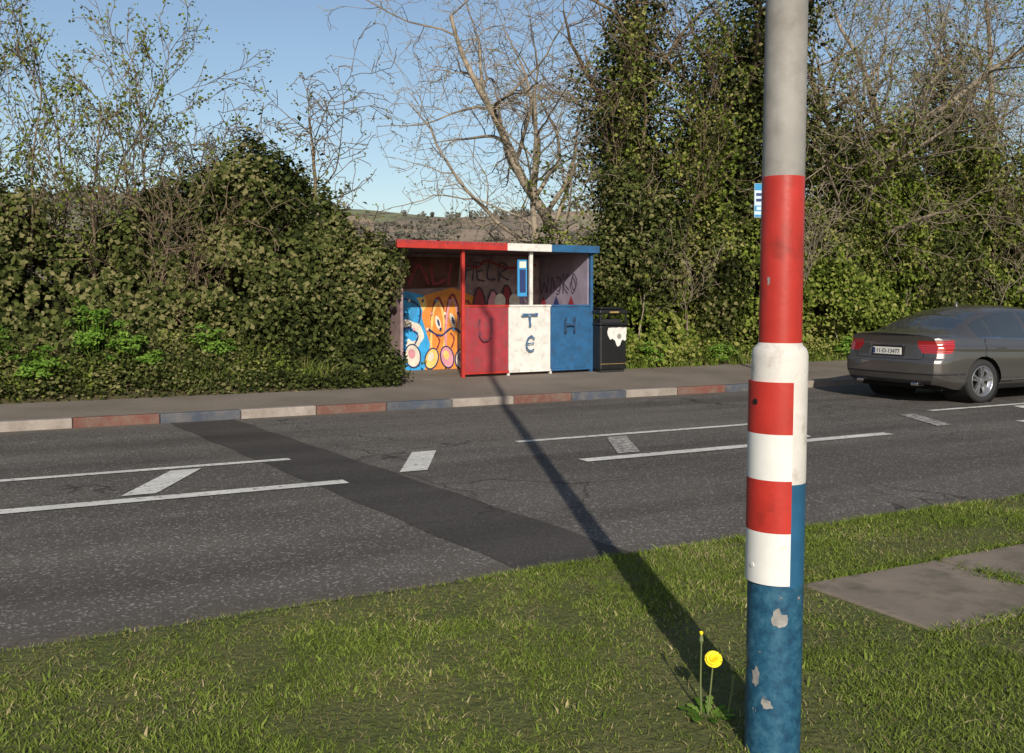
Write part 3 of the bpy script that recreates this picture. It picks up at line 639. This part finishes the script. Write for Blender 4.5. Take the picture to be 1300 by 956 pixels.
for s in [[(0,0),(.03,.34)],[(.0,.17),(.13,.22)],[(.14,0),(.17,.36)],[(.24,.02),(.22,.33),(.36,.30)],[(.24,.17),(.34,.20)],[(.24,.02),(.38,.0)],[(.46,.34),(.44,.05),(.6,.03)],[(.66,-.02),(.68,.34),(.84,.26),(.68,.14),(.86,.02)]]:
    stroke('back',[(2.05+a*1.1,1.68+b) for a,b in s],.026,M_tag)
for (cx,m,w_,h) in [(2.35,M_dkr,.14,1.55),(2.65,M_pk,.15,1.50),(2.95,M_dkr,.14,1.60),(3.3,M_lil,.2,1.55)]:
    pts=[(cx-w_,.5),(cx-w_*.9,h*.8),(cx-w_*.4,h*.97),(cx,h),(cx+w_*.5,h*.95),(cx+w_*.9,h*.8),(cx+w_,.5)]; poly('back',pts,m); stroke('back',pts,.03,M_bk)
for cx in (2.80,3.12): ell('back',cx,1.3,.12,.14,M_cream)
stroke('back',[(1.97,2.0),(2.3,1.93),(2.5,2.05),(3.0,1.93),(3.6,2.0)],.04,M_dkr)
for s in [[(1.6,1.75),(1.52,1.45),(1.42,1.65),(1.34,1.45),(1.28,1.75)],[(1.2,1.45),(1.14,1.75),(1.06,1.5)],[(.98,1.75),(.85,1.7),(.88,1.5),(.98,1.5)],[(.76,1.8),(.74,1.5)],[(.6,1.8),(.74,1.65),(.58,1.5)],[(.5,1.65),(.42,1.8),(.32,1.65),(.42,1.5),(.5,1.65)]]:
    stroke('right',s,.028,M_tag)
for (cx,m) in [(1.45,M_dkr),(1.0,M_navy),(.5,M_dkr)]:
    poly('right',[(cx+.17,.4),(cx+.15,1.15),(cx,1.4),(cx-.15,1.15),(cx-.17,.4)],m)
M_letr=worn('letter_paint_on_red',(.10,.035,.055),(.28,.035,.045),.46,14,.2); M_letw=worn('letter_paint_on_white',(.04,.12,.24),(.5,.48,.45),.52,14,.15); M_letb=worn('letter_paint_on_blue',(.02,.035,.075),(.024,.088,.19),.46,14,.2)
a=xp+.02
stroke('front',[(a+.26,1.00),(a+.27,.72),(a+.37,.63),(a+.48,.72),(a+.49,1.02)],.036,M_letr,'letter_U')
b=a+pw; stroke('front',[(b+.22,1.06),(b+.56,1.07)],.04,M_letw,'letter_T'); stroke('front',[(b+.39,1.05),(b+.40,.86)],.042,M_letw,'letter_T')
stroke('front',[(b+.49,.64),(b+.42,.69),(b+.34,.62),(b+.33,.5),(b+.40,.43),(b+.48,.46)],.03,M_letw,'letter_C'); stroke('front',[(b+.34,.56),(b+.48,.57)],.022,M_letw)
c=a+2*pw; 
for s in ([(c+.28,1.01),(c+.28,.74)],[(c+.47,1.02),(c+.47,.74)],[(c+.28,.88),(c+.47,.88)]): stroke('front',s,.038,M_letb,'letter_H')

# ------------------------------------------------------------------ litter bin
lb=empty('litter_bin',(10.02,15.35,.17),math.radians(2))
box('body',-.29,.29,-.27,.27,.05,.86,M_black,lb,.03); box('plinth',-.26,.26,-.24,.24,-.03,.05,M_dark,lb,.005)
box('collar',-.31,.31,-.29,.29,.86,.91,M_black,lb,.015)
for sx in(-1,1):
    for sy in(-1,1): box('corner_post',sx*.30-.035*(sx>0),sx*.30+.035*(sx<0),sy*.28-.035*(sy>0),sy*.28+.035*(sy<0),.91,1.06,M_black,lb,.008)
box('inner_liner',-.22,.22,-.20,.20,.9,.97,M_dark,lb)
box('hood',-.31,.31,-.29,.29,1.06,1.14,M_black,lb,.025); box('hood_top',-.25,.25,-.23,.23,1.142,1.19,M_black,lb,.03)
M_gold=simple('bin_gold_band',(.30,.20,.06),.5); box('gold_band',-.291,.291,-.2765,-.2705,.16,.168,M_gold,lb); box('gold_label',-.1,.1,-.294,-.2905,1.085,1.112,M_gold,lb)
pp=[(-.13,.68),(-.145,.74),(-.12,.815),(0,.82),(.06,.815),(.13,.825),(.20,.815),(.28,.82),(.285,.72),(.27,.66),(.28,.60),(.24,.575),(.20,.60),(.17,.575),(.14,.50),(.09,.47),(.06,.50),(.03,.58),(-.03,.62),(-.08,.60)]
mesh_py('torn_poster',[(x,-.279,z) for x,z in pp],[tuple(range(len(pp)))],M_white,parent=lb)
V=[(.05*math.cos(k*.393)+.12,-.2805,.66+.05*math.sin(k*.393)) for k in range(16)]; mesh_py('poster_print',V,[tuple(range(16))],M_galv,parent=lb)

# ------------------------------------------------------------------ bus stop sign
bs=empty('bus_stop_sign',(12.55,13.5,.13),math.radians(-20))
lathe('pole',[(.038,0),(.038,3.5)],16,M_galv,parent=bs)
M_sb=simple('sign_blue',(.02,.22,.45),.4,0,.5,.05); M_sw=simple('sign_white',(.45,.55,.62),.4,0,.5,.05)
box('flag_plate',-.52,-.04,-.012,.012,2.82,3.42,M_sw,bs,.004); box('flag_blue_top',-.515,-.045,-.0155,-.0125,3.30,3.415,M_sb,bs); box('flag_blue_low',-.515,-.045,-.0155,-.0125,2.93,3.03,M_sb,bs)
box('route_box',-.48,-.32,-.0175,-.0157,2.95,3.01,M_sw,bs); box('text_row',-.49,-.2,-.0155,-.0125,3.2,3.25,M_navy,bs); box('text_row',-.49,-.25,-.0155,-.0125,3.1,3.15,M_navy,bs)
box('flag_foot',-.515,-.045,-.0155,-.0125,2.83,2.87,M_sb,bs)

# ------------------------------------------------------------------ car
car=empty('parked_car',(11.72,10.43,0)); car.scale=(1,1,.955)
def paintm(name,c,metal,rough,coat):
    a=NT(name); v=a.coord(); f=a.noise(v,400,2); a.base(a.ramp(f,[(.3,tuple(x*.8 for x in c)),(.7,tuple(x*1.25 for x in c))])); a.set(rough,metal,.5,coat); a.b.inputs['Coat Roughness'].default_value=.04; return a.m
M_cp=paintm('car_paint',(.115,.107,.10),.65,.34,1.0); M_gl=simple('car_glass',(.03,.035,.037),.03,.0,1.0,.1,6,1.0); M_trim=simple('car_trim',(.015,.015,.016),.5)
def tl():
    a=NT('tail_light'); v=a.coord((1,1,1)); w_=a.n('ShaderNodeTexWave'); w_.inputs['Scale'].default_value=12; w_.bands_direction='Z'; a.l(v,w_.inputs[0])
    a.base(a.ramp(w_.outputs['Fac'],[(.2,(.20,.006,.006)),(.8,(.42,.02,.018))])); a.set(.12,0,.6,1); return a.m
M_tl=tl(); M_gap=simple('panel_gap',(.004,.004,.004),.8); M_chrome=simple('chrome',(.6,.6,.62),.15,1.0)
def pw_(x,xs,ys):
    xs=np.array(xs,float);ys=np.array(ys,float);h=np.diff(xs);dl=np.diff(ys)/h;m=np.zeros_like(ys)
    for i in range(1,len(xs)-1): m[i]=0 if dl[i-1]*dl[i]<=0 else 2*dl[i-1]*dl[i]/(dl[i-1]+dl[i])
    m[0]=dl[0];m[-1]=dl[-1]
    i=np.clip(np.searchsorted(xs,x)-1,0,len(h)-1);t=(x-xs[i])/h[i]
    return (2*t**3-3*t**2+1)*ys[i]+(t**3-2*t**2+t)*h[i]*m[i]+(-2*t**3+3*t**2)*ys[i+1]+(t**3-t**2)*h[i]*m[i+1]
NX=330; NS=60; NG=44; NR=26
xs=np.concatenate([np.linspace(0,1,30)**1.6*.3,np.linspace(.31,4.63,NX-30)])
wmax=pw_(xs,[0,.08,.25,.6,1.5,3.3,4.1,4.45,4.6,4.63],[.80,.865,.905,.925,.93,.93,.90,.82,.68,.62])
zbelt=pw_(xs,[0,.3,1.0,2.2,3.2,3.8,4.4,4.63],[.985,1.0,.985,.945,.92,.86,.72,.60])
ztop=pw_(xs,[0,.12,.45,.62,1.0,1.5,2.0,2.5,2.9,3.3,3.55,4.2,4.5,4.63],[1.055,1.075,1.085,1.13,1.315,1.45,1.483,1.465,1.37,1.17,1.03,.90,.78,.64])
wtop=pw_(xs,[0,.45,.7,1.2,2.0,2.8,3.3,3.6,4.63],[.66,.70,.66,.60,.58,.60,.68,.72,.5])
zbot=pw_(xs,[0,.4,.9,3.8,4.3,4.63],[.30,.22,.2,.2,.2,.26])
rings=[]
for i,x in enumerate(xs):
    t=np.linspace(0,1,NS); z=zbot[i]+(zbelt[i]-zbot[i])*t
    y=wmax[i]*(1-.10*np.clip((.30-t)/.30,0,1)**2-.065*np.clip((t-.55)/.45,0,1)**2+.014*np.exp(-((t-.80)/.04)**2))
    yb=y[-1]; g=np.linspace(0,1,NG+1)[1:]
    zr=ztop[i]-.055*np.clip((ztop[i]-zbelt[i])/.3,0,1)-.02; yr=wtop[i]
    gy=yb+(yr-yb)*(g*.72+.28*g**2.2); gz=zbelt[i]+(zr-zbelt[i])*(1-(1-g)**1.12)
    q=np.linspace(0,1,NR+1)[1:]; ry=yr*(1-q); rz=zr+(ztop[i]-zr)*np.sin(q*math.pi/2)**.8
    Y=np.concatenate([y,gy,ry]); Z=np.concatenate([z,gz,rz]); rings.append(np.stack([np.full_like(Y,x),Y,Z],1))
R=np.array(rings); nr=R.shape[1]
def warp(P):
    x,y,z=P[...,0],P[...,1],P[...,2]; fall=np.clip(1-x/.75,0,1); fall=fall*fall*(3-2*fall)
    rx=np.interp(z,[.2,.34,.46,.62,.66,.70,.9,1.02,1.06,1.1],[.12,.03,.0,.0,.015,.055,.095,.07,.03,.03])
    dx=fall*(rx+.11*(np.abs(y)/.88)**2.4)
    Q=P.copy(); Q[...,0]=x+dx; return Q
full=np.concatenate([R,(R*np.array([1,-1,1]))[:,::-1][:,1:]],1)
RAW=full.copy(); W3=warp(full); nf=full.shape[1]
i=np.arange(NX-1)[:,None]*nf; j=np.arange(nf-1)[None,:]
F=np.stack([i+j,i+nf+j,i+nf+j+1,i+j+1],-1).reshape(-1,4)
V=W3.reshape(-1,3); rawV=RAW.reshape(-1,3)
NC=120; ring0=RAW[0][:nr]; cap=[]
for k in range(nr):
    yy=np.linspace(ring0[k,1],-ring0[k,1],NC); cap.append(np.stack([0*yy,yy,0*yy+ring0[k,2]],1))
cap=np.array(cap); capw=warp(cap); o0=len(V)
i=np.arange(nr-1)[:,None]*NC; j=np.arange(NC-1)[None,:]
Fc=np.stack([i+j,i+j+1,i+NC+j+1,i+NC+j],-1).reshape(-1,4)+o0
V=np.concatenate([V,capw.reshape(-1,3)]); rawV=np.concatenate([rawV,cap.reshape(-1,3)])
front=RAW[-1][:nr]; cf=[]
for k in range(nr):
    yy=np.linspace(front[k,1],-front[k,1],12); cf.append(np.stack([0*yy+4.63+.1*(1-(yy/.7)**2),yy,0*yy+front[k,2]],1))
cf=np.array(cf); o1=len(V); i=np.arange(nr-1)[:,None]*12; j=np.arange(11)[None,:]
Ff=np.stack([i+j,i+12+j,i+12+j+1,i+j+1],-1).reshape(-1,4)+o1
V=np.concatenate([V,cf.reshape(-1,3)]); rawV=np.concatenate([rawV,cf.reshape(-1,3)])
Fa=np.concatenate([F,Fc,Ff]); cen=V[Fa].mean(1); rc=rawV[Fa].mean(1)
cx,cy,cz=cen.T; ay=np.abs(cy); rx_=rc[:,0]
iscap=np.zeros(len(Fa),bool); iscap[len(F):len(F)+len(Fc)]=True
M=np.zeros(len(Fa),int)
zb=np.interp(rx_,xs,zbelt); zt=np.interp(rx_,xs,ztop); wt=np.interp(rx_,xs,wtop)
side=(ay>wt+.012)&(~iscap)
winlo=zb+.015; winhi=zt-.105
sg=side&(cz>winlo)&(cz<winhi)&(rx_>.92)&(rx_<3.25)
sg&=~((rx_>2.02)&(rx_<2.09)); sg&=~((rx_>1.22)&(rx_<1.255))
sg&=(rx_-.92)*.75>(cz-zb-.02)-.22
M[sg]=1
chr_=side&(cz>zb-.004)&(cz<=winlo)&(rx_>.95)&(rx_<3.3); M[chr_]=3
rw=(~iscap)&(ay<wt-.045)&(rx_>.56)&(rx_<1.32)&(cz>1.09); M[rw]=1
ws=(~iscap)&(ay<wt-.03)&(rx_>2.72)&(rx_<3.5); M[ws]=1
M[(cz<.28)&(cx>.6)]=2; M[iscap&(cz<.36)]=2
M[((cz>.44)&(cz<.462)&(cx<.6))]=2
inner=.50+.9*np.clip(.86-cz,0,.2)
tlm=(cx<.42-.5*np.clip(.90-cz,0,1))&(ay>inner)&(cz>.765)&(cz<.955); M[tlm]=4
M[iscap&(np.abs(ay-.60)<.005)&(cz>.66)&(cz<.77)]=5; M[iscap&(cz>.655)&(cz<.668)&(ay<.6)]=5
M[iscap&(cz>.70)&(cz<.86)&(ay<.30)]=2
sd=side&(cz<zb)&(cz>.3)
for gx in (1.02,2.07,3.12): M[sd&(np.abs(rx_-(gx+.12*np.clip(cz-.6,-.3,.4)*(1 if gx<2 else 0)))<.009)]=5
M[side&(cz<.325)&(cz>.31)&(rx_>1.4)&(rx_<3.2)]=5
keep=np.ones(len(Fa),bool)
for wx in (1.0,3.76):
    d=np.hypot(cx-wx,cz-.335); keep&=~((d<.375)&(ay>.6)&(cz<.8))
mesh_np('body',V,Fa[keep],[M_cp,M_gl,M_trim,M_chrome,M_tl,M_gap],M[keep],smooth=True,parent=car)
box('underbody',.35,4.4,-.72,.72,.2,.6,M_gap,car); 
for wx in (1.0,3.76):
    for s in(-1,1):
        a=lathe('wheel_well',[(.385,.50),(.385,.89)],36,M_gap,parent=car,axis='y'); a.location=(wx,0,.335); a.scale=(1,s,1)
        b=lathe('wheel_well_back',[(.001,.5),(.39,.5)],36,M_gap,parent=car,axis='y'); b.location=(wx,0,.335); b.scale=(1,s,1)
M_tyre=simple('tyre',(.018,.018,.018),.85); M_rim=simple('alloy',(.50,.50,.52),.28,.9,.5,.08)
for wx in (1.0,3.76):
    for s in(-1,1):
        we=bpy.data.objects.new('wheel',None); link(we,car); we.location=(wx,s*.80,.332)
        lathe('tyre',[(.235,s*-.1),(.315,s*-.1),(.331,s*-.07),(.331,s*.07),(.318,s*.105),(.27,s*.118),(.232,s*.10)],48,M_tyre,parent=we,axis='y')
        lathe('rim',[(.234,s*.10),(.226,s*.106),(.214,s*.095),(.205,s*.03),(.10,s*.0),(.001,s*.0)],48,[M_rim,M_gap],[0,0,0,1,1],parent=we,axis='y')
        lathe('hub',[(.055,s*.05),(.05,s*.085),(.03,s*.09),(.001,s*.09)],20,M_rim,parent=we,axis='y')
        Vs=[];Fs=[]
        for k in range(5):
            for off in (-.17,.17):
                a=2*math.pi*k/5+.3
                d0=Vector((math.cos(a+off*.4),0,math.sin(a+off*.4))); d1=Vector((math.cos(a+off),0,math.sin(a+off))); t=Vector((-math.sin(a),0,math.cos(a)))
                pts=[(d0*.035,.016,.088),(d1*.215,.013,.100)]; b=len(Vs)
                for (c_,w2,yo) in pts:
                    Vs+=[tuple(c_-t*w2+Vector((0,s*yo,0))),tuple(c_+t*w2+Vector((0,s*yo,0))),tuple(c_+t*w2*1.3+Vector((0,s*(yo-.04),0))),tuple(c_-t*w2*1.3+Vector((0,s*(yo-.04),0)))]
                for q in range(4): Fs.append((b+q,b+(q+1)%4,b+4+(q+1)%4,b+4+q))
        mesh_py('spokes',Vs,Fs,M_rim,parent=we)
M_plate=simple('number_plate',(.62,.61,.56),.4,0,.5,.03)
pl=box('number_plate',-.012,0,-.26,.26,.725,.835,M_plate,car,.004); pl.location=(.06,0,0)
box('plate_eu_band',-.015,-.013,.215,.255,.735,.825,M_navy,car).location=(.06,0,0)
fc=bpy.data.curves.new('plate_text','FONT'); fc.body='11-D-13477'; fc.size=.088; fc.align_x='CENTER'; fc.extrude=.0008; fc.materials.append(M_bk)
ft=link(bpy.data.objects.new('plate_text',fc),car); ft.location=(.045,-.02,.75); ft.rotation_euler=(math.radians(90),0,math.radians(-90))
box('lid_handle_chrome',.052,.066,-.30,.30,.865,.880,M_chrome,car,.003)
for s in(-1,1):
    box('exhaust',.04,.2,s*.5-.06,s*.5+.06,.27,.32,M_chrome,car,.015)
    box('reflector',.10,.125,s*.66-.08,s*.66+.08,.475,.505,M_tl,car,.003)
    box('door_handle',2.2,2.4,s*.925-.012,s*.925+.012,.80,.825,M_cp,car,.008); box('door_handle',1.28,1.48,s*.925-.012,s*.925+.012,.82,.845,M_cp,car,.008)
    box('mirror',3.0,3.18,s*1.0-.09,s*1.0+.09,.93,1.07,M_cp,car,.04)
lathe('shark_fin',[(.03,1.46),(.012,1.53),(.001,1.54)],12,M_cp,parent=car).location=(1.55,0,0)
